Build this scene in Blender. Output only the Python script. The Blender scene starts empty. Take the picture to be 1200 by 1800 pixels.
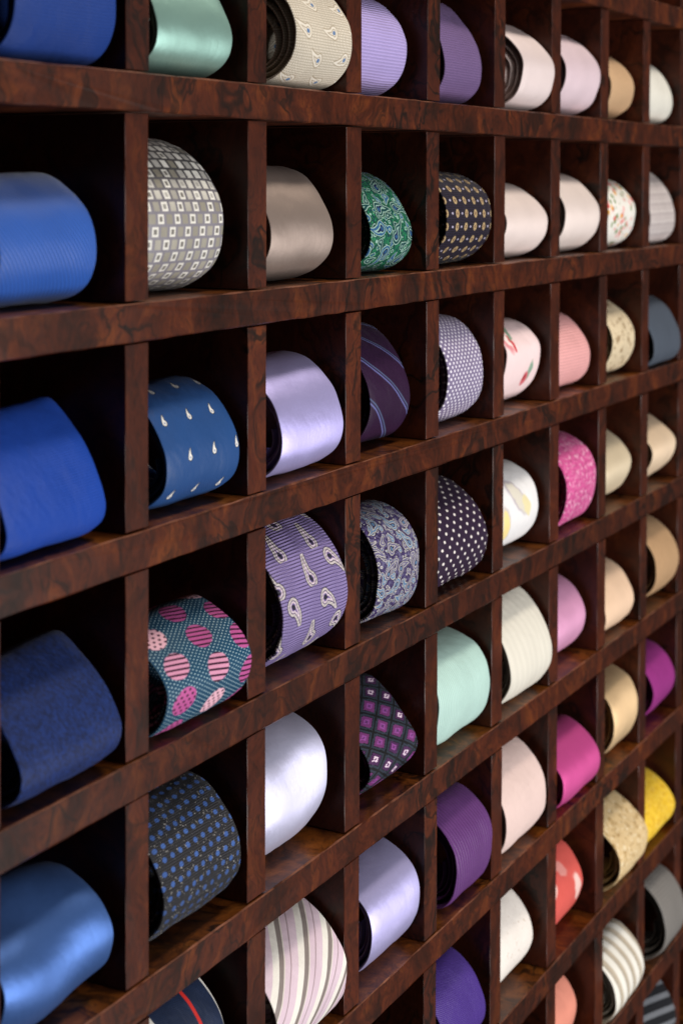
import bpy, math, random
from mathutils import noise, Vector

# ------------------------------------------------------------------ camera, light, exposure
scene = bpy.context.scene
COL = scene.collection
cam_d = bpy.data.cameras.new("camera")
cam = bpy.data.objects.new("camera", cam_d)
COL.objects.link(cam)
scene.camera = cam
cam.location = (-0.51610777, -0.43976723, -0.04931057)
cam.rotation_euler = (1.54494971, -0.00247556, -1.069479)
cam_d.sensor_fit = 'VERTICAL'
cam_d.sensor_height = 36.0
cam_d.sensor_width = 24.0
cam_d.lens = 36.0 * 2886.1438 / 1800.0
cam_d.shift_x = 0.0
cam_d.shift_y = -507.0895 / 1800.0
cam_d.clip_start = 0.01
cam_d.clip_end = 50
cam_d.dof.use_dof = True
cam_d.dof.focus_distance = 0.93
cam_d.dof.aperture_fstop = 10.0

world = bpy.data.worlds.new("World")
scene.world = world
world.use_nodes = True
bgn = world.node_tree.nodes["Background"]
bgn.inputs[0].default_value = (1.0, 0.97, 0.94, 1)
bgn.inputs[1].default_value = 0.055


def area(name, loc, target, sx, sy, power, color):
    d = bpy.data.lights.new(name, 'AREA')
    d.shape = 'RECTANGLE'
    d.size, d.size_y = sx, sy
    d.energy = power
    d.color = color
    o = bpy.data.objects.new(name, d)
    COL.objects.link(o)
    o.location = loc
    o.rotation_euler = (Vector(target) - Vector(loc)).to_track_quat('-Z', 'Y').to_euler()
    return o


area("front_window_light", (0.45, -1.55, -0.62), (0.50, 0, -0.40), 0.8, 1.25, 35, (1.0, 0.985, 0.975))
area("ceiling_light", (0.50, -0.48, 1.2), (0.45, -0.05, -0.36), 1.1, 0.22, 13, (1.0, 0.90, 0.78))

scene.view_settings.view_transform = 'Standard'
scene.view_settings.look = 'None'
scene.view_settings.exposure = 0.0
scene.view_settings.gamma = 1.0
scene.render.engine = 'CYCLES'

# ------------------------------------------------------------------ dimensions (metres)
H = 0.105                      # vertical pitch of the pigeonholes
W = 0.10395                    # horizontal pitch
TV = 0.01787                   # divider thickness
TH = 0.01788                   # shelf thickness
DEPTH = 0.112


# ------------------------------------------------------------------ node expressions
def lin(c):
    if isinstance(c, str):
        c = [int(c[i:i + 2], 16) / 255 for i in (0, 2, 4)]
    return tuple((x / 12.92 if x <= 0.04045 else ((x + 0.055) / 1.055) ** 2.4) for x in c) + (1.0,)


class E_:
    """a shader socket with arithmetic"""
    def __init__(s, nt, sock):
        s.nt, s.k = nt, sock

    def _m(s, op, *a):
        n = s.nt.nodes.new('ShaderNodeMath')
        n.operation = op
        for i, x in enumerate((s,) + a):
            if isinstance(x, E_):
                s.nt.links.new(x.k, n.inputs[i])
            else:
                n.inputs[i].default_value = x
        return E_(s.nt, n.outputs[0])

    def _c(s, x):
        if isinstance(x, E_):
            return x
        n = s.nt.nodes.new('ShaderNodeValue')
        n.outputs[0].default_value = x
        return E_(s.nt, n.outputs[0])

    def __add__(s, o): return s._m('ADD', o)
    def __radd__(s, o): return s._m('ADD', o)
    def __sub__(s, o): return s._m('SUBTRACT', o)
    def __rsub__(s, o): return s._c(o)._m('SUBTRACT', s)
    def __mul__(s, o): return s._m('MULTIPLY', o)
    def __rmul__(s, o): return s._m('MULTIPLY', o)
    def __truediv__(s, o): return s._m('DIVIDE', o)
    def __neg__(s): return s._m('MULTIPLY', -1.0)
    def floor(s): return s._m('FLOOR')
    def frac(s): return s._m('FRACT')
    def abs(s): return s._m('ABSOLUTE')
    def sin(s): return s._m('SINE')
    def cos(s): return s._m('COSINE')
    def sqrt(s): return s._m('SQRT')
    def pow(s, e): return s._m('POWER', e)
    def lt(s, o): return s._m('LESS_THAN', o)
    def gt(s, o): return s._m('GREATER_THAN', o)
    def min(s, o): return s._m('MINIMUM', o)
    def max(s, o): return s._m('MAXIMUM', o)
    def mod2(s): return (s * 0.5).frac() * 2.0
    def clamp(s): return s.max(0.0).min(1.0)
    def soft(s, w): return (s * (-1.0 / w) + 0.5).clamp()     # 1 where s<0


class G:
    """helper for building one material's node tree"""
    def __init__(g, name):
        g.mat = bpy.data.materials.new(name)
        g.mat.use_nodes = True
        g.nt = g.mat.node_tree
        g.b = g.nt.nodes['Principled BSDF']
        uv = g.nt.nodes.new('ShaderNodeUVMap')
        uv.uv_map = 'cloth'
        sp = g.nt.nodes.new('ShaderNodeSeparateXYZ')
        g.nt.links.new(uv.outputs[0], sp.inputs[0])
        g.u = E_(g.nt, sp.outputs[0])      # millimetres along the tie
        g.v = E_(g.nt, sp.outputs[1])      # millimetres across the tie

    def vec(g, *xs):
        n = g.nt.nodes.new('ShaderNodeCombineXYZ')
        for i, x in enumerate(xs):
            if isinstance(x, E_):
                g.nt.links.new(x.k, n.inputs[i])
            else:
                n.inputs[i].default_value = x
        return n.outputs[0]

    def noise(g, u, v, scale, detail=2.0, seed=0.0, color=False, rough=0.5):
        n = g.nt.nodes.new('ShaderNodeTexNoise')
        n.inputs['Scale'].default_value = scale
        n.inputs['Detail'].default_value = detail
        n.inputs['Roughness'].default_value = rough
        g.nt.links.new(g.vec(u, v, seed), n.inputs['Vector'])
        if color:
            sp = g.nt.nodes.new('ShaderNodeSeparateColor')
            g.nt.links.new(n.outputs['Color'], sp.inputs[0])
            return [E_(g.nt, sp.outputs[i]) for i in range(3)]
        return E_(g.nt, n.outputs['Fac'])

    def white(g, a, b, seed=0.0):
        n = g.nt.nodes.new('ShaderNodeTexWhiteNoise')
        g.nt.links.new(g.vec(a, b, seed), n.inputs['Vector'])
        return E_(g.nt, n.outputs['Value'])

    def voro(g, u, v, scale, feature='F1', seed=0.0, rnd=1.0):
        n = g.nt.nodes.new('ShaderNodeTexVoronoi')
        n.feature = feature
        n.inputs['Scale'].default_value = scale
        n.inputs['Randomness'].default_value = rnd
        g.nt.links.new(g.vec(u, v, seed), n.inputs['Vector'])
        return E_(g.nt, n.outputs['Distance'])

    def mix(g, f, a, b):
        n = g.nt.nodes.new('ShaderNodeMix')
        n.data_type = 'RGBA'
        if isinstance(f, E_):
            g.nt.links.new(f.k, n.inputs[0])
        else:
            n.inputs[0].default_value = f
        for x, i in ((a, 6), (b, 7)):
            if isinstance(x, (str, tuple)):
                n.inputs[i].default_value = lin(x)
            else:
                g.nt.links.new(x, n.inputs[i])
        return n.outputs[2]

    def cells(g, u, v, pu, pv, stagger=0.5):
        """staggered grid: local coords centred in each cell + ids"""
        i = (u / pu).floor()
        vs = v / pv + i.mod2() * stagger if stagger else v / pv
        j = vs.floor()
        return (u / pu - i - 0.5) * pu, (vs - j - 0.5) * pv, i, j

    def ell(g, p, q, a, b):
        """<0 inside an ellipse"""
        return ((p / a) * (p / a) + (q / b) * (q / b)).sqrt() - 1.0

    def rot(g, p, q, ang):
        if isinstance(ang, E_):
            c, s = ang.cos(), ang.sin()
        else:
            c, s = math.cos(ang), math.sin(ang)
        return p * c - q * s, p * s + q * c

    def drop(g, p, q, L, R, curl):
        """teardrop (paisley) distance: round end at -L/2 along p, curled tip"""
        h = L / 2 - R                                   # head centre at p = -h
        head = ((p + h) * (p + h) + q * q).sqrt() - R
        t = ((p + h) / (L - R)).clamp()
        mid = t * t * curl
        slope = t * (2.0 * curl / (L - R))
        tail = ((q - mid).abs() - (1.0 - t * t) * (R * 0.72)) / (slope * slope + 1.0).sqrt()
        tail = tail + ((p - L / 2).max(0.0) + (-h - p).max(0.0)) * 3.0
        return head.min(tail)


def fabric(name, pattern, rough=0.5, spec=0.22, sheen=0.03, weave='twill', pitch=1.6, bump=0.25,
           aniso=0.0, metal=0.0, mottle=0.12, shiny=False, crease=0.35, sm=0.62):
    g = G(name)
    if shiny:
        metal = sm
        spec = 0.6 if sm > 0.4 else 1.0
        rough += 0.17
        aniso = 0.6
        crease *= 0.4
    u, v = g.u, g.v
    if weave == 'rib_h':
        h = (u * (2 * math.pi / pitch)).sin()
        h2 = (v * (2 * math.pi / (pitch * 0.8))).sin()
        hh = h * 0.8 + h2 * 0.2
    elif weave == 'rib_d':
        h = ((u * 0.35 + v) * (2 * math.pi / pitch)).sin()
        hh = h
    elif weave == 'rib_s':
        hh = ((u * 0.55 + v + (u * 0.06).sin() * 2.0) * (2 * math.pi / pitch)).sin()
    elif weave == 'rib_l':
        hh = ((v + u * 0.12) * (2 * math.pi / pitch)).sin()
    elif weave == 'grid':
        hh = (u * (2 * math.pi / pitch)).sin() * (v * (2 * math.pi / pitch)).sin()
    elif weave == 'satin':
        hh = g.noise(u * 0.25, v * 2.0, 1.2, 2.0, 3.0) * 2.0 - 1.0
    elif weave == 'slub':
        hh = g.noise(u * 0.4, v * 1.6, 1.0, 4.0, 3.0) * 2.0 - 1.0
    else:
        hh = ((u + v) * (2 * math.pi / pitch)).sin()
    col = pattern(g, u, v) if callable(pattern) else None
    if col is None:
        r = lin(pattern)
        n = g.nt.nodes.new('ShaderNodeRGB')
        n.outputs[0].default_value = r
        col = n.outputs[0]
    # thread-level and slow colour variation of the cloth
    slow = g.noise(u, v, 0.035, 3.0, 7.0)
    fine = g.noise(u, v, 1.7, 2.0, 1.0)
    k = (hh * (0.02 if weave == 'satin' else (0.17 if weave.startswith('rib') and pitch < 5 else 0.13 if pitch < 5 else 0.03))) + (slow - 0.5) * (mottle * 1.6) + (fine - 0.5) * mottle + 1.0
    mul = g.nt.nodes.new('ShaderNodeMix')
    mul.data_type = 'RGBA'
    mul.blend_type = 'MULTIPLY'
    mul.inputs[0].default_value = 1.0
    g.nt.links.new(col, mul.inputs[6])
    g.nt.links.new(g.vec(k, k, k), mul.inputs[7])
    b = g.b
    g.nt.links.new(mul.outputs[2], b.inputs['Base Color'])
    rr = (fine - 0.5) * 0.16 + rough
    g.nt.links.new(rr.k, b.inputs['Roughness'])
    b.inputs['Specular IOR Level'].default_value = spec
    b.inputs['Sheen Weight'].default_value = sheen
    b.inputs['Sheen Roughness'].default_value = 0.4
    b.inputs['Metallic'].default_value = metal
    b.inputs['Anisotropic'].default_value = aniso
    b.inputs['Anisotropic Rotation'].default_value = 0.25
    if aniso:
        tg = g.nt.nodes.new('ShaderNodeTangent')
        tg.direction_type = 'UV_MAP'
        tg.uv_map = 'cloth'
        g.nt.links.new(tg.outputs[0], b.inputs['Tangent'])
    bp = g.nt.nodes.new('ShaderNodeBump')
    bp.inputs['Strength'].default_value = bump
    bp.inputs['Distance'].default_value = 0.00025
    g.nt.links.new((hh + (fine - 0.5) * 0.8).k, bp.inputs['Height'])
    wr = g.noise(u * 0.6 + v * 0.25, v, 0.075, 3.0, 11.0, rough=0.55)
    bw = g.nt.nodes.new('ShaderNodeBump')
    bw.inputs['Strength'].default_value = crease
    bw.inputs['Distance'].default_value = 0.004
    g.nt.links.new(wr.k, bw.inputs['Height'])
    g.nt.links.new(bw.outputs[0], bp.inputs['Normal'])
    g.nt.links.new(bp.outputs[0], b.inputs['Normal'])
    return g.mat


# ------------------------------------------------------------------ wood
def wood(name, plain=False, worn=False, floor=False):
    m = bpy.data.materials.new(name)
    m.use_nodes = True
    nt = m.node_tree
    L = nt.links.new
    b = nt.nodes['Principled BSDF']
    geo = nt.nodes.new('ShaderNodeTexCoord')
    oi = nt.nodes.new('ShaderNodeObjectInfo')
    off = nt.nodes.new('ShaderNodeVectorMath')
    off.operation = 'SCALE'
    comb = nt.nodes.new('ShaderNodeCombineXYZ')
    L(oi.outputs['Random'], comb.inputs[0])
    L(oi.outputs['Random'], comb.inputs[2])
    comb.inputs[1].default_value = 0.3
    L(comb.outputs[0], off.inputs[0])
    off.inputs['Scale'].default_value = 9.0
    add = nt.nodes.new('ShaderNodeVectorMath')
    L(geo.outputs['Object'], add.inputs[0])
    L(off.outputs[0], add.inputs[1])

    def noise_(vec, scale, detail, rough, dist=0.0):
        n = nt.nodes.new('ShaderNodeTexNoise')
        n.inputs['Scale'].default_value = scale
        n.inputs['Detail'].default_value = detail
        n.inputs['Roughness'].default_value = rough
        n.inputs['Distortion'].default_value = dist
        L(vec, n.inputs['Vector'])
        return n

    # warped coordinates give the burl figure
    warp = noise_(add.outputs[0], 20, 3, 0.55)
    sub = nt.nodes.new('ShaderNodeVectorMath')
    sub.operation = 'SUBTRACT'
    L(warp.outputs['Color'], sub.inputs[0])
    sub.inputs[1].default_value = (0.5, 0.5, 0.5)
    sc = nt.nodes.new('ShaderNodeVectorMath')
    sc.operation = 'SCALE'
    sc.inputs['Scale'].default_value = 0.05
    L(sub.outputs[0], sc.inputs[0])
    wp = nt.nodes.new('ShaderNodeVectorMath')
    L(add.outputs[0], wp.inputs[0])
    L(sc.outputs[0], wp.inputs[1])
    stretch = nt.nodes.new('ShaderNodeMapping')
    stretch.inputs['Scale'].default_value = (1.0, 0.7, 0.55)
    L(wp.outputs[0], stretch.inputs['Vector'])
    big = noise_(stretch.outputs[0], 50, 6, 0.65, 0.5)
    vein = noise_(stretch.outputs[0], 24, 3, 0.55, 1.6)
    fine = noise_(stretch.outputs[0], 420, 3, 0.6)

    def ramp(src, stops):
        r = nt.nodes.new('ShaderNodeValToRGB')
        el = r.color_ramp.elements
        while len(el) < len(stops):
            el.new(0.5)
        for e, (p, c) in zip(el, stops):
            e.position = p
            e.color = lin(c) if not isinstance(c, float) else (c, c, c, 1)
        L(src, r.inputs[0])
        return r.outputs[0]

    def mixc(f, a, b_, mode='MIX'):
        n = nt.nodes.new('ShaderNodeMix')
        n.data_type = 'RGBA'
        n.blend_type = mode
        for x, i in ((f, 0), (a, 6), (b_, 7)):
            if isinstance(x, (float, int)):
                n.inputs[i].default_value = x
            elif isinstance(x, str):
                n.inputs[i].default_value = lin(x)
            else:
                L(x, n.inputs[i])
        return n.outputs[2]

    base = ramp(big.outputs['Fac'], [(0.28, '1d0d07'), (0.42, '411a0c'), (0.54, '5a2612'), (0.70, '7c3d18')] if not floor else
                [(0.28, '3a1c0a'), (0.42, '6e3911'), (0.56, '8f4f1a'), (0.72, 'ae6a28')])  # shelf-top colours raised to carry the overhead light
    if plain:
        base = mixc(0.4, base, '552213')
    veinm = ramp(vein.outputs['Fac'], [(0.45, 0.0), (0.485, 0.95), (0.505, 0.95), (0.54, 0.0)])
    blot = noise_(wp.outputs[0], 11, 4, 0.6)
    # the dark veins come and go across the sheet
    gate = ramp(blot.outputs['Fac'], [(0.42, 0.25 if plain else 0.3), (0.62, 1.0)])
    c = mixc(mixc(1.0, veinm, gate, 'MULTIPLY'), base, '140a06')
    blot2 = noise_(stretch.outputs[0], 24, 3, 0.55)
    blotm = ramp(blot2.outputs['Fac'], [(0.56, 0.0), (0.72, 0.4 if plain else 0.6)])
    c = mixc(blotm, c, '1b0d09')
    c = mixc(0.12, c, ramp(fine.outputs['Fac'], [(0.3, '1c0d08'), (0.7, '5c2e14')]))
    sm_ = nt.nodes.new('ShaderNodeMapping')
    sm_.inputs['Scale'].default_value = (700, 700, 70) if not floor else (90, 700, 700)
    L(wp.outputs[0], sm_.inputs['Vector'])
    pores = noise_(sm_.outputs[0], 1.0, 4, 0.65)
    c = mixc(ramp(pores.outputs['Fac'], [(0.50, 0.0), (0.68, 0.55)]), c, '180b06')
    if worn:
        rub = noise_(add.outputs[0], 60, 3, 0.6)
        c = mixc(ramp(rub.outputs['Fac'], [(0.35, 0.1), (0.62, 0.85)]), c, '96614a')
    hv = nt.nodes.new('ShaderNodeHueSaturation')
    hv.inputs['Saturation'].default_value = 1.0
    rv = nt.nodes.new('ShaderNodeMapRange')
    rv.inputs['To Min'].default_value = 0.56
    rv.inputs['To Max'].default_value = 0.82
    L(oi.outputs['Random'], rv.inputs['Value'])
    L(rv.outputs[0], hv.inputs['Value'])
    L(c, hv.inputs['Color'])
    L(hv.outputs[0], b.inputs['Base Color'])
    rr = nt.nodes.new('ShaderNodeMapRange')
    rr.inputs['To Min'].default_value = 0.30
    rr.inputs['To Max'].default_value = 0.50
    L(blot.outputs['Fac'], rr.inputs['Value'])
    L(rr.outputs[0], b.inputs['Roughness'])
    b.inputs['Specular IOR Level'].default_value = 0.35
    bp = nt.nodes.new('ShaderNodeBump')
    bp.inputs['Strength'].default_value = 0.25
    bp.inputs['Distance'].default_value = 0.0003
    L(fine.outputs['Fac'], bp.inputs['Height'])
    L(bp.outputs[0], b.inputs['Normal'])
    return m


WOOD = wood("burl_veneer")
PLAIN = wood("plain_veneer", plain=True)
FLOOR = wood("shelf_top_lit_veneer", floor=True)  # orange top veneer, lightened in colour as if lit from above
WORN = wood("worn_veneer_edge", worn=True)


def tagp(o, label=None, cat=None, group=None, kind=None):
    for k, x in (('label', label), ('category', cat), ('group', group), ('kind', kind)):
        if x:
            o[k] = x


def link(name, me, parent=None, loc=(0, 0, 0)):
    o = bpy.data.objects.new(name, me)
    COL.objects.link(o)
    o.location = loc
    if parent:
        o.parent = parent
    return o


def board_mesh(name, x0, x1, y0, y1, z0, z1, ch=0.0007, sides=(True, True, True, True), wob=0.0, seed=0, mat=None, worn_lit_top=False):
    """a board whose four front edges are chamfered; chamfer strips use material 1 (worn edge).
    sides = left, right, bottom, top chamfers"""
    cl, cr, cb, ct = [ch if s else 0.0 for s in sides]
    d = ch
    rnd = random.Random(seed)
    nx = max(1, int((x1 - x0) / 0.012)) if (x1 - x0) > (z1 - z0) else 1
    nz = max(1, int((z1 - z0) / 0.012)) if (z1 - z0) > (x1 - x0) else 1
    V, F, MI = [], [], []
    # perimeter rings: back, side front (y0+d), face (y0)
    def ring(xa, xb, za, zb, y, j):
        pts = []
        for i in range(nx): pts.append((xa + (xb - xa) * i / nx, za))
        for i in range(nz): pts.append((xb, za + (zb - za) * i / nz))
        for i in range(nx): pts.append((xb - (xb - xa) * i / nx, zb))
        for i in range(nz): pts.append((xa, zb - (zb - za) * i / nz))
        out = []
        for p in pts:
            V.append((p[0] + rnd.uniform(-j, j), y + rnd.uniform(-j, j), p[1] + rnd.uniform(-j, j)))
            out.append(len(V) - 1)
        return out
    r0 = ring(x0, x1, z0, z1, y1, 0)
    r1 = ring(x0, x1, z0, z1, y0 + d, wob)
    r2 = ring(x0 + cl, x1 - cr, z0 + cb, z1 - ct, y0, wob)
    n = len(r0)
    for i in range(n):
        k = (i + 1) % n
        F.append((r0[i], r0[k], r1[k], r1[i])); MI.append(2 if worn_lit_top and nx + nz <= i < 2 * nx + nz else 0)  # top faces take the veneer with light put into its colour
        F.append((r1[i], r1[k], r2[k], r2[i])); MI.append(1 if worn_lit_top and nx + nz <= i < 2 * nx + nz else 0)
    F.append(tuple(r2)); MI.append(0)
    F.append(tuple(reversed(r0))); MI.append(0)
    me = bpy.data.meshes.new(name)
    me.from_pydata(V, [], F)
    me.materials.append(mat or WOOD)
    me.materials.append(WORN)
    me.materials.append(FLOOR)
    me.polygons.foreach_set('material_index', MI)
    me.update()
    return me


# ------------------------------------------------------------------ the rack
J0, J1 = -2, 8           # shelves
K0, K1 = 0, 10           # dividers
rack = link("pigeonhole_rack", None)
tagp(rack, "dark burl wood pigeonhole rack of square compartments holding rolled neckties", "display rack")
XL, XR = -TV, K1 * W
shelf_me = [board_mesh("shelf", XL, XR, 0.0, DEPTH, -TH, 0.0, 0.0006, wob=0.00024, seed=s, worn_lit_top=True) for s in range(4)]
for j in range(J0, J1 + 1):
    link("shelf", shelf_me[j % 4], rack, (0, 0, -j * H))
GAP = 0.0009
div_me = [board_mesh("divider", -TV, 0.0, 0.0009, DEPTH - 0.001, GAP, H - TH - GAP, 0.00025, wob=0.00012, seed=50 + s, mat=PLAIN)
          for s in range(6)]
rnd = random.Random(4)
for j in range(J0 + 1, J1 + 1):
    for k in range(K0, K1 + 1):
        o = link("divider", div_me[rnd.randrange(6)], rack,
                 (k * W + rnd.uniform(-.0003, .0003), rnd.uniform(0, .0003), -j * H))
back = board_mesh("back_panel", XL, XR, DEPTH + 0.0005, DEPTH + 0.006, -J1 * H - TH, -J0 * H)
link("back_panel", back, rack)


# ------------------------------------------------------------------ rolled neckties
def section(yf, za, zt, yt, nt, nb, n=240):
    """closed outline of a roll in (y, z) mm, theta = 0 front, 90 deg top"""
    yb = yt + (yt - yf) * 1.05
    pts = []
    for i in range(n):
        t = 2 * math.pi * i / n
        c, s = math.cos(t), math.sin(t)
        ay = (yt - yf) if c >= 0 else (yb - yt)
        az = (zt - za) if s >= 0 else za
        e = 2 / (nt if s >= 0 else nb)
        pts.append((yt - math.copysign(ay * abs(c) ** e, c), za + math.copysign(az * abs(s) ** e, s)))
    # resample evenly by arc length, then soften the corners
    for _ in range(2):
        acc = [0.0]
        for i in range(n):
            a, b = pts[i], pts[(i + 1) % n]
            acc.append(acc[-1] + math.hypot(b[0] - a[0], b[1] - a[1]))
        tot = acc[-1]
        res, k = [], 0
        for i in range(n):
            d = tot * i / n
            while acc[k + 1] < d:
                k += 1
            f = (d - acc[k]) / max(1e-9, acc[k + 1] - acc[k])
            a, b = pts[k], pts[(k + 1) % n]
            res.append((a[0] + (b[0] - a[0]) * f, a[1] + (b[1] - a[1]) * f))
        pts = res
    for _ in range(26):
        pts = [((pts[i - 1][0] + 2 * pts[i][0] + pts[(i + 1) % n][0]) / 4,
                (pts[i - 1][1] + 2 * pts[i][1] + pts[(i + 1) % n][1]) / 4) for i in range(n)]
    ymin = min(p[0] for p in pts)
    zmin = min(p[1] for p in pts)
    ztop = max(p[1] for p in pts)
    kz = zt / (ztop - zmin)
    return [(p[0] - ymin + yf, (p[1] - zmin) * kz) for p in pts], tot


def strip(name, path, width, xc, thick, seed, amp, crown, u0, fold=0.0, taper=None):
    """sweep a folded-silk cross-section along path (list of (y, z, ny, nz, s)); widths are functions of s. mm in, m out"""
    V, F, UV = [], [], []
    NX = 12
    prof = []           # (a: -1..1 across, n: 0 outer .. 1 inner)
    for i in range(NX + 1):
        prof.append((-1 + 2 * i / NX, 0.0))
    for a_, n_ in ((1, .25), (1, .75)):
        prof.append((a_, n_))
    for i in range(5):
        prof.append((1 - 2 * i / 4, 1.0))
    for a_, n_ in ((-1, .75), (-1, .25)):
        prof.append((a_, n_))
    P = len(prof)
    for (y, z, ny, nz, s) in path:
        w = width(s)
        hw = w / 2
        x_c = xc(s)
        ed = min(1.6, hw)
        for (a, n) in prof:
            # rounded folded edges
            if n == 0.0:
                x = a * (hw - 0.45)
                e = max(0.0, (abs(x) - (hw - 2.4)) / 1.95)
                dn = e * e * thick * 0.30 + crown * (abs(a) ** 3)
            elif n == 1.0:
                x = a * (hw - 0.5)
                dn = thick
            else:
                x = a * hw
                dn = thick * (0.30 + 0.55 * n) + crown * 0.4
            if amp:
                q = noise.noise(Vector((x * 0.045 + seed, s * 0.035, seed * 1.7)))
                q += 0.35 * noise.noise(Vector((x * 0.12 + seed, s * 0.10, 3.1)))
                dn += amp * q
            if fold:
                dn += fold * math.sin(0.085 * x + 0.075 * (s - u0) + 0.6)
            wav = 0.5 * noise.noise(Vector((s * 0.05, seed, math.copysign(2.0, a)))) * abs(a)
            px, py, pz = x + x_c + wav, y - ny * dn, z - nz * dn
            if taper:
                tp, yf, x1, w1 = taper
                k = 1 + tp * (px - x1) / w1
                py, pz = yf + (py - yf) * k, pz * k
            V.append((px * 1e-3, py * 1e-3, pz * 1e-3))
            UV.append((s - u0, x))
    for i in range(len(path) - 1):
        for k in range(P):
            k2 = (k + 1) % P
            F.append((i * P + k, i * P + k2, (i + 1) * P + k2, (i + 1) * P + k))
    F.append(tuple(range(P)))
    F.append(tuple(reversed(range((len(path) - 1) * P, len(path) * P))))
    me = bpy.data.meshes.new(name)
    me.from_pydata(V, [], F)
    uvl = me.uv_layers.new(name='cloth')
    idx = [0] * len(me.loops)
    me.loops.foreach_get('vertex_index', idx)
    flat = []
    for i in idx:
        flat += UV[i]
    uvl.data.foreach_set('uv', flat)
    me.polygons.foreach_set('use_smooth', [True] * len(me.polygons))
    me.update()
    return me


def necktie(c, r, fit, mat, name, label, core=0.55, amp=0.9, thick=2.4, yaw=0.0, crown=0.35, turns=3.4, seed=None, fold=0.0):
    x1, w, yf, za, zt, yt, nt_, nb = fit
    seed = (c * 13.7 + r * 5.3) if seed is None else seed
    rd = random.Random(int(seed * 10))
    sec, per = section(yf, za, zt, yt, nt_, nb)
    n = len(sec)
    my, mz = sum(p[0] for p in sec) / n, sum(p[1] for p in sec) / n
    ph = [rd.uniform(0, 6.28) for _ in range(3)]
    loose = []
    for i, p in enumerate(sec):                            # slack: shallow flats and bulges round the roll
        a = 2 * math.pi * i / n
        f = 1 + (0.011 * math.sin(3 * a + ph[0]) + 0.008 * math.sin(5 * a + ph[1]) + 0.004 * math.sin(8 * a + ph[2])) * min(1.0, p[1] / 12.0)
        loose.append((my + (p[0] - my) * f, mz + (p[1] - mz) * f))
    sec = loose
    taper = (rd.uniform(-0.05, 0.09), yf, x1, w)
    cy = sum(p[0] for p in sec) / n
    cz = sum(p[1] for p in sec) / n
    fr = min(range(n), key=lambda i: sec[i][0])           # front apex index
    start = fr - int(n * 0.36)                             # outer tip tucked under at the back of the base
    R = per / (2 * math.pi)
    gap = (thick + 1.5) / R

    def pos(t):                                            # t in turns from the tip
        f = (t * n) % n
        i = int(f)
        k = f - i
        a, b = sec[(start + i) % n], sec[(start + i + 1) % n]
        y, z = a[0] + (b[0] - a[0]) * k, a[1] + (b[1] - a[1]) * k
        # shrink: none until the hidden back, then one layer per turn
        if t < 0.72:
            sc = 1.0
        else:
            sc = 1 - gap * (min(1.0, (t - 0.72) / 0.28) if t < 1 else 1 + (t - 1) * 1.05)
        # inner turns sag towards the base of the roll
        zc = cz * (1 - 0.12 * max(0, t - 0.8))
        return cy + (y - cy) * sc, zc + (z - zc) * sc if t > .8 else cz + (z - cz) * sc

    def sample(t0, t1, per_turn):
        m = max(8, int((t1 - t0) * per_turn))
        out, s = [], 0.0
        prev = None
        for q in range(m + 1):
            t = t0 + (t1 - t0) * q / m
            y, z = pos(t)
            ya, za_ = pos(max(0.0, t - 0.004))
            yb, zb = pos(t + 0.004)
            ty, tz = yb - ya, zb - za_
            l = math.hypot(ty, tz) or 1
            ny, nz = -tz / l, ty / l
            if (y - cy) * ny + (z - cz) * nz < 0:
                ny, nz = -ny, -nz
            if prev:
                s += math.hypot(y - prev[0], z - prev[1])
            prev = (y, z)
            out.append((y, z, ny, nz, s))
        return out

    max_t = min(turns, 1 + (0.80 / gap))
    blade = sample(0.0, 1.06, 110)
    inner = sample(1.06, max_t, 56)
    s_front = blade[int(len(blade) * 0.36 / 1.06)][4]
    total = blade[-1][4]
    tipl = 26.0
    xm = x1 - w / 2
    bw = lambda s: max(1.4, w * min(1.0, s / tipl + 0.03))
    skew = rd.uniform(-1.2, 1.2)
    iw = lambda s: w * (0.90 - (1 - core) * 0.55 * min(1.0, s / 160.0))
    left_in = lambda s: xm + skew * s / 120.0
    root = link(name, None, None, (c * W, 0, -r * H + 0.0002))
    tagp(root, label, "necktie", "rolled neckties in the rack compartments")
    slip = rd.uniform(-1.0, 1.0)
    me = strip("blade", blade, bw, lambda s: xm + slip * (s - s_front) / 90.0, thick, seed, amp, crown, s_front, fold, taper)
    me.materials.append(mat)
    link("blade", me, root)
    me = strip("inner_coil", inner, iw, left_in, thick * 0.9, seed + 9, amp * 0.5, crown, s_front - total, 0.0, taper)
    me.materials.append(mat)
    link("inner_coil", me, root)
    return root


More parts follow.
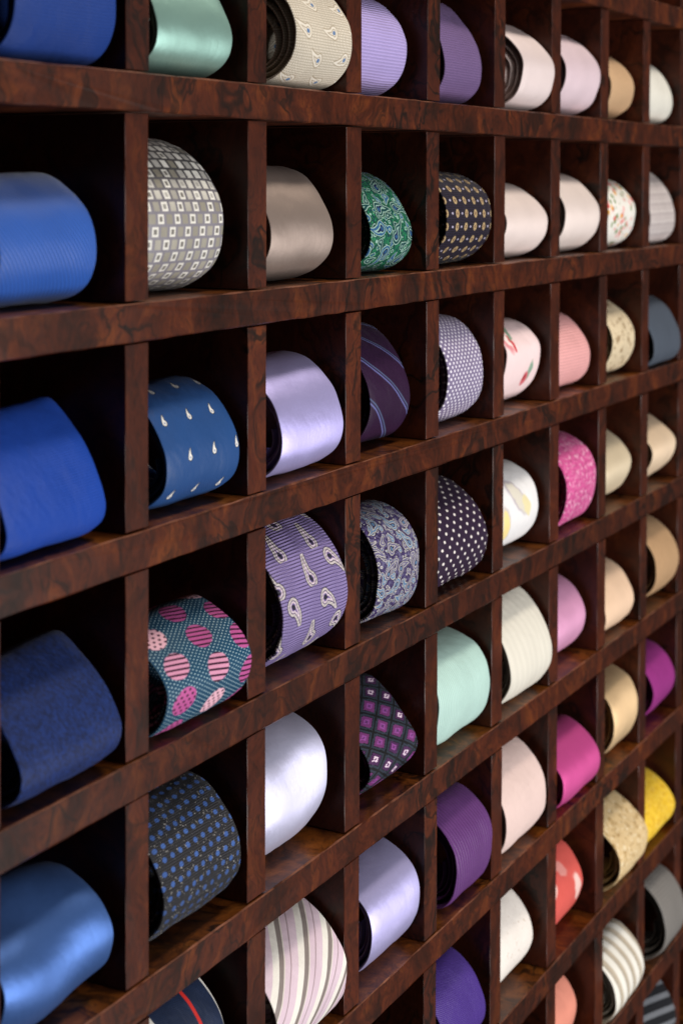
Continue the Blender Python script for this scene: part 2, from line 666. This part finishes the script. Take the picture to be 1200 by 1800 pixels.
FIT = {
 (0, 0): (79.6, 68.1, -0.3, 26.5, 60.7, 31.2, 2.05, 2.4),
 (0, 1): (73.9, 66.0, 6.2, 25.9, 59.5, 40.1, 1.74, 2.32),
 (0, 2): (72.6, 67.2, 0.4, 13.8, 63.3, 36.1, 1.39, 2.61),
 (0, 3): (77.7, 68.6, -3.7, 20.3, 60.2, 33.0, 1.39, 2.4),
 (0, 4): (76.6, 74.0, 1.2, 30.4, 59.7, 36.3, 1.62, 2.11),
 (1, 0): (76.3, 63.3, 3.8, 19.3, 53.6, 33.4, 1.91, 2.22),
 (1, 1): (72.9, 66.0, 5.3, 35.0, 77.4, 45.4, 1.56, 2.4),
 (1, 2): (78.9, 62.3, 1.2, 26.5, 61.4, 34.4, 1.71, 2.37),
 (1, 3): (77.6, 72.9, -7.8, 26.7, 54.8, 26.7, 1.46, 2.42),
 (1, 4): (79.1, 67.1, 0.2, 32.3, 67.7, 36.8, 1.82, 2.22),
 (1, 5): (76.5, 66.0, 6.7, 32.1, 72.8, 43.6, 2.18, 2.4),
 (2, 0): (83.0, 63.0, -5.2, 26.6, 60.3, 27.2, 2.02, 2.43),
 (2, 1): (74.0, 65.7, 1.7, 26.4, 65.2, 36.5, 1.66, 2.25),
 (2, 2): (76.9, 66.2, -3.7, 26.3, 65.6, 34.5, 1.74, 2.7),
 (2, 3): (82.2, 70.2, -3.3, 36.4, 82.2, 39.6, 1.73, 2.2),
 (2, 4): (72.1, 66.0, 4.3, 38.0, 75.3, 42.9, 2.04, 2.52),
 (2, 5): (81.0, 74.8, -4.3, 30.3, 68.2, 31.4, 1.68, 2.49),
 (3, 0): (73.7, 66.0, 7.8, 29.6, 66.6, 43.0, 1.85, 2.12),
 (3, 1): (74.2, 53.9, 4.2, 23.9, 61.6, 36.7, 1.51, 2.49),
 (3, 2): (76.6, 52.0, 6.1, 26.9, 73.2, 42.4, 1.7, 2.33),
 (3, 3): (76.1, 54.6, -1.1, 31.7, 66.9, 30.5, 2.08, 2.54),
 (3, 4): (78.9, 61.4, 2.0, 21.8, 62.2, 40.1, 1.39, 1.94),
 (3, 5): (80.8, 64.0, -0.0, 33.1, 66.2, 35.6, 1.82, 2.22),
 (4, 0): (76.8, 57.5, 4.7, 25.0, 71.5, 36.9, 1.44, 2.44),
 (4, 1): (78.6, 68.8, -1.0, 33.0, 62.1, 35.0, 2.05, 2.26),
 (4, 2): (77.8, 55.3, 3.4, 35.1, 71.5, 38.9, 1.87, 2.44),
 (4, 3): (76.3, 75.3, -0.8, 27.4, 66.0, 37.7, 1.71, 2.58),
 (4, 4): (80.0, 79.0, -1.2, 32.5, 67.5, 34.4, 2.11, 2.43),
 (4, 5): (80.5, 57.4, -4.0, 31.4, 67.6, 28.6, 1.86, 2.69),
 (4, 6): (75.5, 60.0, -1.0, 20.3, 61.5, 31.4, 1.77, 2.4),
 (5, 0): (82.0, 56.7, -3.0, 32.8, 64.9, 33.7, 1.44, 2.81),
 (5, 1): (77.4, 74.5, -1.1, 26.6, 54.4, 32.0, 1.55, 2.05),
 (5, 2): (77.8, 61.7, 4.0, 40.0, 61.7, 38.6, 1.81, 2.04),
 (5, 3): (77.3, 66.0, 4.6, 32.5, 62.2, 39.3, 1.87, 2.09),
 (5, 4): (80.3, 77.3, -4.7, 26.2, 76.5, 32.5, 1.82, 2.41),
 (5, 5): (76.2, 75.0, -2.9, 33.3, 72.1, 32.9, 1.64, 2.7),
 (5, 6): (76.4, 66.0, 7.1, 32.1, 64.0, 41.9, 1.86, 2.13),
 (6, 0): (78.5, 73.3, -2.3, 34.0, 66.7, 36.8, 1.7, 2.35),
 (6, 1): (78.9, 71.7, -2.1, 31.7, 61.9, 33.4, 1.77, 2.12),
 (6, 2): (76.7, 66.0, 4.0, 26.1, 58.8, 34.2, 1.63, 2.32),
 (6, 3): (78.1, 62.1, -1.1, 35.0, 70.2, 34.4, 2.1, 2.6),
 (6, 4): (76.8, 66.0, 5.8, 30.5, 63.5, 41.2, 1.7, 1.96),
 (6, 5): (78.1, 77.1, -5.1, 22.0, 53.5, 24.7, 1.7, 2.41),
 (6, 6): (76.0, 66.0, 7.0, 30.2, 64.4, 41.2, 1.7, 2.16),
 (6, 7): (75.3, 66.0, 11.5, 34.4, 62.0, 42.5, 1.98, 2.4),
 (7, 0): (76.5, 54.2, 5.2, 26.6, 58.6, 38.4, 1.92, 2.05),
 (7, 1): (76.9, 66.0, 3.4, 32.2, 60.4, 36.2, 1.75, 2.49),
 (7, 2): (77.2, 53.4, 3.4, 31.7, 62.7, 36.3, 1.86, 2.42),
 (7, 3): (77.1, 66.0, 5.0, 31.3, 60.1, 40.2, 1.63, 1.9),
 (7, 4): (74.9, 67.9, 1.4, 21.3, 55.5, 34.3, 1.76, 2.4),
 (7, 5): (80.4, 58.2, -0.3, 37.2, 69.5, 34.4, 2.11, 2.35),
 (7, 6): (82.2, 70.5, -10.0, 33.1, 65.0, 24.6, 1.42, 2.3),
 (7, 7): (78.0, 69.0, -8.3, 26.1, 59.9, 22.8, 1.94, 2.46),
 (8, 0): (76.9, 66.0, 4.3, 22.1, 59.6, 37.2, 1.72, 2.53),
 (8, 1): (76.7, 69.1, 1.2, 26.2, 67.3, 33.0, 1.58, 2.76),
 (8, 2): (75.8, 73.2, -4.3, 21.3, 61.2, 26.2, 1.65, 2.92),
 (8, 3): (78.2, 64.1, -0.0, 33.2, 60.0, 37.6, 1.64, 1.85),
 (8, 4): (80.1, 60.1, -3.1, 38.6, 72.7, 37.8, 1.73, 2.19),
 (8, 5): (80.8, 58.9, 0.3, 32.2, 63.9, 35.5, 2.0, 1.99),
 (8, 6): (77.6, 76.6, -1.9, 22.9, 51.3, 31.1, 1.76, 2.29),
 (8, 7): (82.2, 55.3, -11.1, 31.3, 70.2, 25.0, 2.1, 2.4),
 (8, 8): (82.0, 70.0, -3.0, 36.0, 78.0, 36.0, 2.0, 2.4),
}


# ------------------------------------------------------------------ cloth patterns (u along, v across, in mm)
def p_squares(g, u, v):
    i = (u / 6.0).floor()
    vv = v / 6.6 + i * 0.36
    j = vv.floor()
    p, q = (u / 6.0 - i - .5) * 6.0, (vv - j - .5) * 6.6
    typ = (j + i).mod2()
    box = ((p / 2.3).abs()).max((q / 2.3).abs())
    solid = (box - 1.0).soft(.1)
    hole = (box - .52).soft(.1)
    rn = g.white(i, j)
    bright = g.mix(rn.gt(.55), 'b9b6b0', 'e8e5dd')
    sol = g.mix(rn, '8b8679', 'a9a497')
    hol = g.mix(hole, 'e2dfd6', '75716b')
    motif = g.mix(typ.gt(.5), hol, sol)
    up = ((u - 4.0) / 26.0).clamp()  # thread sheen and upper shade put into colour: darker ground, brighter squares
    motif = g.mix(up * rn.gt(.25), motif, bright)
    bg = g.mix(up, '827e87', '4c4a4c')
    return g.mix(solid, bg, motif)


def p_tinypaisley(g, u, v):
    p, q, i, j = g.cells(u + 5.0, v + 3.0, 20.0, 21.0)
    p, q = g.rot(p, q, 0.35)
    d = g.drop(p, q, 5.4, 1.5, 2.6)
    c = g.mix((d - .45).soft(.2), '23487e', '0f172b')
    c = g.mix(d.soft(.2), c, 'e9e6df')
    return g.mix(g.ell(p + 1.3, q, .7, .6).soft(.3), c, '7c86a4')


def p_ovals(g, u, v):
    pd, qd, a, b = g.cells(u, v, 1.1, 4.1)
    bg = g.mix(g.ell(pd, qd, .27, .5).soft(.5), '17435f', 'b9d3da')
    q, p, j, i = g.cells(v + 9.0, u + 4.0, 28.7, 18.5)
    p, q = g.rot(p, q, 0.15)
    e = g.ell(p, q, 7.0, 9.0)
    rn = g.white(i, j, 2.0)
    base = g.mix((g.white(i, j, 9.0) * 3.0).floor() / 2.0, 'b85592', 'ecb8c8')
    dp, dq, a2, b2 = g.cells(u, v, 2.5, 4.4)
    dots = g.mix(g.ell(dp, dq, .7, 1.0).soft(.3), base, '3a1230')
    st = g.mix(((u + v * .2) / 2.8).frac().gt(.62), base, '35122b')
    ov = g.mix(rn.gt(.62), dots, st)
    return g.mix(e.soft(.05), bg, ov)


def p_bluedots(g, u, v):
    line = ((u * 1.0 + v * .05) / 1.3).frac().gt(.55)
    bg = g.mix(line, '17181c', '303036')
    sp = g.noise(u, v, .9, 1.0, 4.0)
    bg = g.mix(sp.gt(.70), bg, '9d9a96')
    p, q, i, j = g.cells(u, v, 6.0, 6.6)
    fade = (u * .025 + .72).clamp()
    c = g.mix(g.white(i, j) * .5, '3f62a4', '2e4a88')
    c = g.mix(fade, '1b1d26', c)
    return g.mix(g.ell(p, q, 1.3, 1.6).soft(.25), bg, c)


def p_navyred(g, u, v):
    t = v + u * .06
    c = g.mix((((u + v) / 1.4).frac()).gt(.5), '141c30', '22304e')
    red = ((t - 16.0).abs() - 1.2).soft(.3)
    wh = ((t + 12.0).abs() - 1.2).soft(.3)
    wh2 = ((t - 35.0).abs() - 1.4).soft(.3)
    return g.mix(wh.max(wh2), g.mix(red, c, 'cf2f2a'), 'd8d4cc')


def p_beige(g, u, v):
    gr = ((u / 1.5).frac().gt(.45)) * ((v / 1.7).frac().gt(.45))
    bg = g.mix(gr, 'bdb29f', 'e4dbcc')
    p, q, i, j = g.cells(u + 4.0, v + 9.0, 15.0, 30.0)
    p, q = g.rot(p, q, g.white(i, j) * 1.2 + 1.2)
    d = g.drop(p, q, 14.0, 3.4, 5.0)
    c = g.mix((d - .9).soft(.3), bg, 'ac9d86')
    c = g.mix((d - .3).soft(.3), c, 'e4dccd')
    c = g.mix((d + 1.0).soft(.3), c, 'b5a690')
    c = g.mix((d + 1.6).soft(.3), c, 'ddd5c8')
    return g.mix(g.ell(p + 3.4, q, 1.5, 1.2).soft(.3), c, '5f7ea6')


def p_bigpaisley(g, u, v):
    r = ((u + v * .08) / 1.9).frac()
    bg = g.mix(r.gt(.30), '463a60', '897aa8')
    bg = g.mix(((v + u * .3) / 1.3).frac().gt(.75), bg, '74669a')
    p, q, i, j = g.cells(u + 6.0, v + 4.0, 18.5, 34.0)
    rn = g.white(i, j, 5.0)
    p, q = g.rot(p, q, (rn - .5) * 1.5 + rn.gt(.5) * 3.14 + 0.9)
    d = g.drop(p, q, 21.0, 4.8, 10.0)
    c = g.mix((d - .9).soft(.3), bg, '3b3150')
    c = g.mix((d - .35).soft(.3), c, 'bab2b0')
    c = g.mix((d + 1.0).soft(.3), c, '4f4564')
    c = g.mix((d + 1.5).soft(.3), c, 'c9b9c4')
    c = g.mix((d + 2.6).soft(.3), c, '6f5d90')
    return g.mix(g.ell(p + 5.4, q, 2.2, 1.4).soft(.3), c, '2c2838')


def p_pinkstripes(g, u, v):
    t = v - u * 1.05 + (u * .05).sin() * 1.5 + 3.0
    f = (t / 27.0).frac() * 27.0
    bg = g.mix(g.noise(u, v, .05), 'cdb4c2', 'dcc8d2')
    c = g.mix(((f - 4.5).abs() - 3.4).soft(.4), bg, 'e6e1d8')
    c = g.mix(((f - 10.3).abs() - 2.5).soft(.4), c, '857a76')
    c = g.mix(((f - 13.3).abs() - .6).soft(.4), c, 'd6cec4')
    return g.mix(((f - 20.0).abs() - .6).soft(.4), c, 'a08a90')


def paisley_dense(cols, bgc, k=1.0, seed=0.0):
    """packed curled drops with ringed insides over a finely figured ground"""
    def f(g, u, v):
        n1 = g.noise(u, v, .09 / k, 1.0, seed, color=True)
        uu = u + (n1[0] - .5) * 5.0 * k
        vv = v + (n1[1] - .5) * 7.0 * k
        fl = g.noise(u, v, .45 / k, 3.0, seed + 1)
        c = g.mix(fl.gt(.52), bgc[0], bgc[1])
        c = g.mix((fl - .46).abs().lt(.022), c, cols[3])
        e = g.voro(u, v * .75, .24 / k, 'F1', seed + 2)
        c = g.mix((e - .30).abs().lt(.055), c, cols[1])
        c = g.mix(e.lt(.14), c, cols[0])
        for n, (pu, pv, L, Rr, cu) in enumerate(((10.0, 15.0, 8.5, 2.2, 3.5), (17.0, 25.0, 16.0, 4.2, 7.0))):
            p, q, i, j = g.cells(uu + n * 5.0, vv + n * 7.0, pu * k, pv * k)
            rn = g.white(i, j, seed + n)
            p, q = g.rot(p, q * .85, rn * 6.28)
            d = g.drop(p, q, L * k, Rr * k, cu * k)
            c = g.mix((d - 1.1 * k).soft(.3), c, cols[3])
            c = g.mix((d - .6 * k).soft(.3), c, cols[1])
            c = g.mix(d.soft(.3), c, g.mix(rn.gt(.5), cols[0], bgc[1]))
            c = g.mix((d + 1.3 * k).soft(.3), c, cols[1])
            c = g.mix((d + 1.9 * k).soft(.3), c, cols[2])
            c = g.mix((d + 2.9 * k).soft(.3), c, cols[0])
        return c
    return f


def p_purplestripe(g, u, v):
    t = v * .5 + u * .6
    f = (t / 18.0).frac() * 18.0
    c = g.mix(((u - v) / 1.6).frac().gt(.5), '1f0b26', '301336')
    c = g.mix(((f - 6.0).abs() - 1.5).soft(.3), c, '2b2342')
    c = g.mix(((f - 5.2).abs() - .4).soft(.3), c, '5f6196')
    return g.mix(((f - 6.9).abs() - .35).soft(.3), c, '4d5878')


def p_diamond(g, u, v):
    # stepped argyle lattice
    us, vs = (u / .7).floor() * .7, (v / 1.1).floor() * 1.1
    a = (us / 14.0 + vs / 24.0)
    b = (us / 14.0 - vs / 24.0)
    fa, fb = (a.frac() - .5).abs(), (b.frac() - .5).abs()
    m = fa.max(fb)
    rn = g.white(a.floor(), b.floor(), 3.0)
    c = g.mix(m.gt(.44), '2a3240', '0b0c10')
    inn = g.mix(rn.gt(.5), '6c2f69', '46224e')
    c = g.mix(m.lt(.34), c, '14121b')
    c = g.mix(m.lt(.30), c, inn)
    c = g.mix(m.lt(.15), c, g.mix(rn.gt(.55), '8a4690', 'dcc6d8'))
    return g.mix(m.lt(.055), c, '5a2a62')


def dots(bg, dot, pu, pv, ru, rv, st=.5, bg2=None):
    def f(g, u, v):
        p, q, i, j = g.cells(u, v, pu, pv, st)
        b = bg if bg2 is None else g.mix((u / (pu / 2)).frac().gt(.5), bg, bg2)
        return g.mix(g.ell(p, q, ru, rv).soft(.3), b, dot)
    return f


def p_golddots(g, u, v):
    bg = g.mix((u / 1.5).frac().gt(.5), '110d17', '21172e')
    p, q, i, j = g.cells(u, v, 8.5, 14.0, .0)
    c = g.mix(g.ell(p, q, 2.6, 2.3).soft(.2), bg, 'b39a70')
    c = g.mix(g.ell(p, q, 1.2, 1.0).soft(.3), c, '6a4a3c')
    p, q, i, j = g.cells(u, v + 7.0, 8.5, 14.0, .0)
    return g.mix(g.ell(p, q, .7, 1.1).soft(.4), c, 'b9b2c8')


def blobs(bg, items, seed=0.0):
    """hand placed painterly motifs: (u, v, ru, rv, angle, colour)"""
    def f(g, u, v):
        n = g.noise(u, v, .16, 2.0, seed, color=True)
        uu, vv = u + (n[0] - .5) * 6.0, v + (n[1] - .5) * 6.0
        c = bg
        for (a, b, ru, rv, ang, colr) in items:
            p, q = g.rot(uu - a, vv - b, ang)
            c = g.mix(g.ell(p, q, ru, rv).soft(.25), c, colr)
        return c
    return f


def speckle(bg, specs, seed=0.0):
    """specs: (colour, scale, threshold)"""
    def f(g, u, v):
        c = bg
        for n, (colr, sc, th) in enumerate(specs):
            c = g.mix((th - g.noise(u, v, sc, 3.0, seed + n * 3.3, rough=.6)).soft(.06), c, colr)
        return c
    return f


def p_smallfloral(g, u, v):
    c = 'e8e4dc'
    for n, (colr, th, sc) in enumerate((('6f8a4c', .62, .13), ('d4574f', .50, .10), ('e6a94a', .40, .09), ('e9a4a0', .50, .12))):
        d = g.voro(u + n * 37.0, v + n * 11.0, sc, 'F1', float(n))
        w = g.noise(u, v, .5, 1.0, n * 2.0)
        c = g.mix((d - th * (0.5) - (w - .5) * .35).soft(.08), c, colr)
    return c


def p_stripes_cream(g, u, v):
    t = v + u * .15
    f = (t / 15.0).frac()
    c = g.mix((f - .5).abs().lt(.16), 'e6e2d8', 'b9ac98')
    return g.mix((f - .28).abs().lt(.05), c, '8f8472')


def p_blackgrey(g, u, v):
    f = ((u + v * .3) / 12.0).frac()
    return g.mix(f.gt(.6), '1d1e22', '6b6e74')


def p_silverbands(g, u, v):
    f = ((u) / 9.0).frac()
    c = g.mix(f.gt(.5), 'bdb3b1', 'b2a8a7')
    return g.mix(((v / 1.6).frac().gt(.5)) * f.gt(.75), c, 'd8d0cc')


def p_mottled_blue(g, u, v):
    n = g.noise(u * .7 + v * .4, v * 1.0, .8, 4.0, 2.0, rough=.7)
    return g.mix(((n - .38) * 4.0).clamp(), '0d183a', '17306e')


T = [
 # c, r, pattern / colour, fabric options, tie options, name, label
 (0, 0, '1c3a80', dict(weave='rib_h', pitch=1.5, rough=.5, bump=.6), dict(), 'navy rolled tie with fine crosswise ribs, cut by the photo top at far left'),
 (0, 1, '1a51a8', dict(weave='rib_s', pitch=2.6, rough=.5, spec=.45, sheen=.25, crease=.12, bump=.5), dict(amp=.8), 'bright cobalt blue silk tie bulging to a rounded point, second from top in leftmost column'),
 (0, 2, '1a429e', dict(weave='rib_h', pitch=1.3, rough=.45, bump=.5), dict(), 'plain royal blue ribbed tie in the leftmost column, above the mottled navy tie'),
 (0, 3, p_mottled_blue, dict(weave='slub', rough=.6, bump=.5, sheen=.1), dict(), 'mottled dark navy tie with brushed matte texture in the leftmost column'),
 (0, 4, '4a6fb2', dict(shiny=True, weave='satin', rough=.32, spec=.6, mottle=.04, aniso=.4), dict(amp=1.2, fold=1.5), 'shiny steel blue satin tie at the bottom of the leftmost column'),
 (1, 0, '93b9ae', dict(shiny=True, weave='satin', rough=.32, spec=.6, mottle=.06, aniso=.4), dict(), 'shiny sea green satin tie in the top row'),
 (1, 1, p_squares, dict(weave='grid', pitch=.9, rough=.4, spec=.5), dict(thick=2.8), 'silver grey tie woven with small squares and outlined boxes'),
 (1, 2, p_tinypaisley, dict(weave='twill', rough=.45, bump=.2, spec=.3), dict(), 'denim blue tie scattered with tiny white paisley drops'),
 (1, 3, p_ovals, dict(weave='grid', pitch=1.0, rough=.45), dict(), 'teal pin dotted tie with large pink ovals'),
 (1, 4, p_bluedots, dict(weave='rib_h', pitch=1.1, rough=.65, bump=.6, sheen=.1), dict(thick=2.9), 'charcoal tweed tie with rows of small blue dots'),
 (1, 5, p_navyred, dict(weave='twill', pitch=1.3, rough=.5), dict(), 'navy tie with one red and one white stripe at the bottom edge'),
 (2, 0, p_beige, dict(weave='grid', pitch=1.4, rough=.6, bump=.7), dict(core=.95, turns=4.0), 'beige basketweave tie with outlined paisley drops and blue centres in the top row'),
 (2, 1, 'a08f86', dict(shiny=True, weave='satin', rough=.36, spec=.55, mottle=.06), dict(), 'plain taupe grey satin tie beside the green paisley tie'),
 (2, 2, 'c0b8ee', dict(shiny=True, weave='satin', rough=.33, spec=.55, mottle=.03, aniso=.4), dict(amp=.9), 'lavender satin tie above the purple paisley tie'),
 (2, 3, p_bigpaisley, dict(weave='rib_h', pitch=1.9, rough=.5, bump=.7), dict(thick=2.8), 'purple ribbed tie with large cream outlined paisley drops'),
 (2, 4, 'd2d1ec', dict(shiny=True, weave='satin', rough=.38, spec=.5, mottle=.03), dict(amp=1.0, fold=.8), 'very pale lilac satin tie between the purple paisley tie and the pink striped tie'),
 (2, 5, p_pinkstripes, dict(weave='twill', pitch=1.0, rough=.42), dict(), 'pale pink tie with cream and grey curving lengthwise stripes'),
 (3, 0, 'aa9bd0', dict(weave='rib_h', pitch=2.0, rough=.42, bump=.8), dict(), 'light lilac tie with crosswise ribs in the top row'),
 (3, 1, paisley_dense(('28557f', '8fb3a6', '141f48', '0c2420'), ('237a52', '123f42'), .95, 1.0), dict(weave='twill', rough=.42), dict(), 'emerald green and blue paisley tie'),
 (3, 2, p_purplestripe, dict(weave='twill', pitch=1.4, rough=.5), dict(core=.35), 'deep plum tie with slanting blue grey stripes'),
 (3, 3, paisley_dense(('5a7a9c', 'b9b5b2', '262245', '1e1930'), ('423463', '5f5a7c'), 0.75, 5.0), dict(weave='twill', rough=.45), dict(core=.85), 'busy violet, pale blue and cream paisley tie'),
 (3, 4, p_diamond, dict(weave='grid', pitch=1.1, rough=.6, bump=.5), dict(), 'dark slate tie with black lattice and magenta diamonds'),
 (3, 5, 'c2bcec', dict(shiny=True, weave='satin', rough=.33, spec=.55, mottle=.03, aniso=.4), dict(amp=.7), 'pale lavender satin tie below the magenta diamond tie'),
 (4, 0, '6a557e', dict(weave='rib_h', pitch=1.7, rough=.48, bump=.6), dict(), 'violet tie with crosswise ribs in the top row'),
 (4, 1, p_golddots, dict(weave='rib_h', pitch=1.5, rough=.6, bump=.5, sheen=.1), dict(), 'blackish aubergine tie with rows of gold flecks'),
 (4, 2, dots('7d7290', 'eae5f0', 2.5, 5.4, .85, 1.0), dict(weave='grid', pitch=1.2, rough=.4), dict(), 'grey lilac tie covered in tiny white pin dots'),
 (4, 3, dots('2c1d33', 'e3dcd8', 4.5, 10.8, 1.0, 1.3), dict(weave='twill', rough=.5), dict(), 'dark aubergine tie with white polka dots'),
 (4, 4, 'b0cfc6', dict(weave='rib_l', pitch=2.2, rough=.45, bump=.3, spec=.4), dict(), 'pale mint green tie'),
 (4, 5, '5f3770', dict(weave='rib_l', pitch=3.0, rough=.45, bump=.8), dict(core=.7), 'medium purple tie with lengthwise ribs and a visible dark coil'),
 (4, 6, '47307f', dict(weave='twill', pitch=1.8, rough=.45, bump=.5), dict(), 'indigo purple twill tie at the bottom edge'),
 (5, 0, 'dccbc9', dict(shiny=True, sm=.22, weave='satin', rough=.42, mottle=.06), dict(core=.95, turns=4.2), 'blush tie in the top row with its brown shaded spiral coil visible'),
 (5, 1, 'e0cfc9', dict(shiny=True, sm=.22, weave='rib_h', pitch=1.2, rough=.45, bump=.2), dict(), 'cream blush tie with pointed bulge, left of the smooth cream tie'),
 (5, 2, blobs('ecd2d2', [(16, -24, 12, 8, .3, 'd88a90'), (15, -22, 10, 5.5, .5, 'f0dcd8'), (11, -19, 7, 2.5, .3, 'c8484e'), (20, -14, 9, 2.6, -.6, '7f9c86'), (28, -21, 5, 1.2, .2, '8aa08c'), (-12, 12, 9, 4, -.5, '8aa490'), (-17, 6, 6, 5, .1, 'cf6a72'), (-16, 5, 3, 2.4, .1, 'a8343c')], 2.0), dict(weave='satin', rough=.5, mottle=.05), dict(), 'pale pink tie painted with a red blossom and green leaves'),
 (5, 3, blobs('e6e4e4', [(14, -4, 17, 8, .7, 'b3aab4'), (13, -3, 15, 6.5, .7, 'd6d0c2'), (6, 8, 8, 5, .6, 'e0d5a8'), (-3, -27, 13, 6, .1, 'c9c3c0'), (-4, -27, 11, 4.6, .1, 'ecd693')], 5.0), dict(weave='satin', rough=.5, mottle=.03), dict(), 'white tie painted with grey and pale yellow petals'),
 (5, 4, 'd8d3c6', dict(weave='rib_l', pitch=9.0, rough=.45, bump=.1, mottle=.06), dict(), 'tall ivory tie with faint lengthwise bands'),
 (5, 5, 'dcc2bb', dict(weave='twill', rough=.6, bump=.4), dict(), 'dusty rose beige matte tie beside the magenta satin tie'),
 (5, 6, speckle('e4dcd4', [('bfae9c', .35, .66), ('a8968a', .9, .74)], 2.0), dict(weave='slub', rough=.55, bump=.6), dict(), 'off white tie with raised speckled jacquard'),
 (6, 0, 'd8c1c9', dict(shiny=True, sm=.22, weave='twill', rough=.42, spec=.55), dict(), 'pale pinkish lilac tie in the top row'),
 (6, 1, 'e2d2cb', dict(shiny=True, sm=.22, weave='satin', rough=.42, mottle=.04), dict(), 'smooth plain cream tie between the pointed blush tie and small floral tie'),
 (6, 2, 'e0a3a2', dict(weave='rib_h', pitch=2.4, rough=.42, bump=.7), dict(), 'salmon pink tie with crosswise ribs'),
 (6, 3, speckle('cf5a94', [('ad3f76', .45, .54), ('e3a3c0', .30, .58), ('ecd0da', .14, .66)], 6.0), dict(weave='slub', rough=.45), dict(), 'hot pink tie with white and dark mottled flecks'),
 (6, 4, 'dd9cc2', dict(shiny=True, sm=.35, weave='satin', rough=.32, spec=.6, mottle=.04), dict(amp=.9), 'orchid pink satin tie below the mottled hot pink tie'),
 (6, 5, 'd24f96', dict(shiny=True, sm=.45, weave='satin', rough=.32, spec=.65, mottle=.04), dict(), 'glossy magenta satin tie beside the dusty rose tie'),
 (6, 6, blobs('cf5a52', [(16, -22, 6, 7, .4, 'e9c3ba'), (15, -22, 3.5, 4, .4, 'd98a80'), (2, 20, 11, 6, .1, 'e6c0b8'), (24, 2, 10, 5, .8, 'dc9088'), (-22, -24, 6, 6, 0, 'e4b8b0')], 3.0), dict(weave='satin', rough=.45), dict(), 'coral red tie with white floral motifs'),
 (6, 7, 'e0907c', dict(weave='satin', rough=.42), dict(), 'plain peachy coral tie at the bottom edge'),
 (7, 0, 'c3a07c', dict(weave='grid', pitch=1.6, rough=.5, bump=.5), dict(core=.8), 'tan tie in the top row, left of the white tie'),
 (7, 1, p_smallfloral, dict(weave='twill', rough=.5), dict(), 'white tie with a small red, orange and green flower print'),
 (7, 2, speckle('d6c4a4', [('8a6f4c', .18, .60), ('5f4630', .45, .70)], 4.0), dict(weave='twill', rough=.5), dict(), 'beige tie with brown marbled print, left of the slate tie'),
 (7, 3, 'd3c1a2', dict(shiny=True, sm=.22, weave='rib_l', pitch=6.0, rough=.4, bump=.3), dict(), 'champagne beige tie, right of the mottled hot pink tie'),
 (7, 4, 'dfbd9e', dict(shiny=True, sm=.22, weave='twill', rough=.5), dict(), 'plain nude beige tie, left of the tan lined tie'),
 (7, 5, 'e8c79a', dict(shiny=True, weave='satin', rough=.38, spec=.55), dict(core=.3), 'pale apricot satin tie above the mottled gold tie'),
 (7, 6, speckle('d3b88a', [('a98a5a', .22, .58), ('e6d6b4', .30, .62)], 8.0), dict(weave='slub', rough=.5), dict(core=.3), 'mottled gold beige tie sticking out of its compartment'),
 (7, 7, p_stripes_cream, dict(weave='satin', rough=.42), dict(core=.8), 'cream tie with thick ribbed taupe stripes near the bottom'),
 (8, 0, 'dedbd0', dict(weave='twill', rough=.5), dict(), 'plain white tie in the top row at far right'),
 (8, 1, p_silverbands, dict(weave='grid', pitch=1.4, rough=.45), dict(), 'silvery grey tie with fine crosswise bands at far right'),
 (8, 2, '4a525e', dict(weave='twill', rough=.45), dict(core=.3), 'dark slate grey tie at far right'),
 (8, 3, 'dfc5a6', dict(shiny=True, sm=.22, weave='satin', rough=.45), dict(core=.3), 'pale sand tie at far right, below the slate tie'),
 (8, 4, 'b3906c', dict(weave='rib_l', pitch=3.4, rough=.48, bump=.7), dict(core=.3), 'light brown tie with fine lengthwise lines at far right'),
 (8, 5, '8d2f78', dict(weave='twill', rough=.5), dict(core=.3), 'plain purple magenta tie at far right, above the yellow tie'),
 (8, 6, speckle('e6bd35', [('d4a322', .25, .56), ('f0da86', .5, .62)], 3.0), dict(weave='slub', rough=.5), dict(), 'bright yellow tie at far right'),
 (8, 7, '77736f', dict(weave='rib_h', pitch=3.0, rough=.42, spec=.55), dict(core=.3), 'medium grey tie protruding at far right, below the yellow tie'),
 (8, 8, p_blackgrey, dict(weave='twill', rough=.5), dict(), 'black and grey striped tie in the bottom right corner'),
]
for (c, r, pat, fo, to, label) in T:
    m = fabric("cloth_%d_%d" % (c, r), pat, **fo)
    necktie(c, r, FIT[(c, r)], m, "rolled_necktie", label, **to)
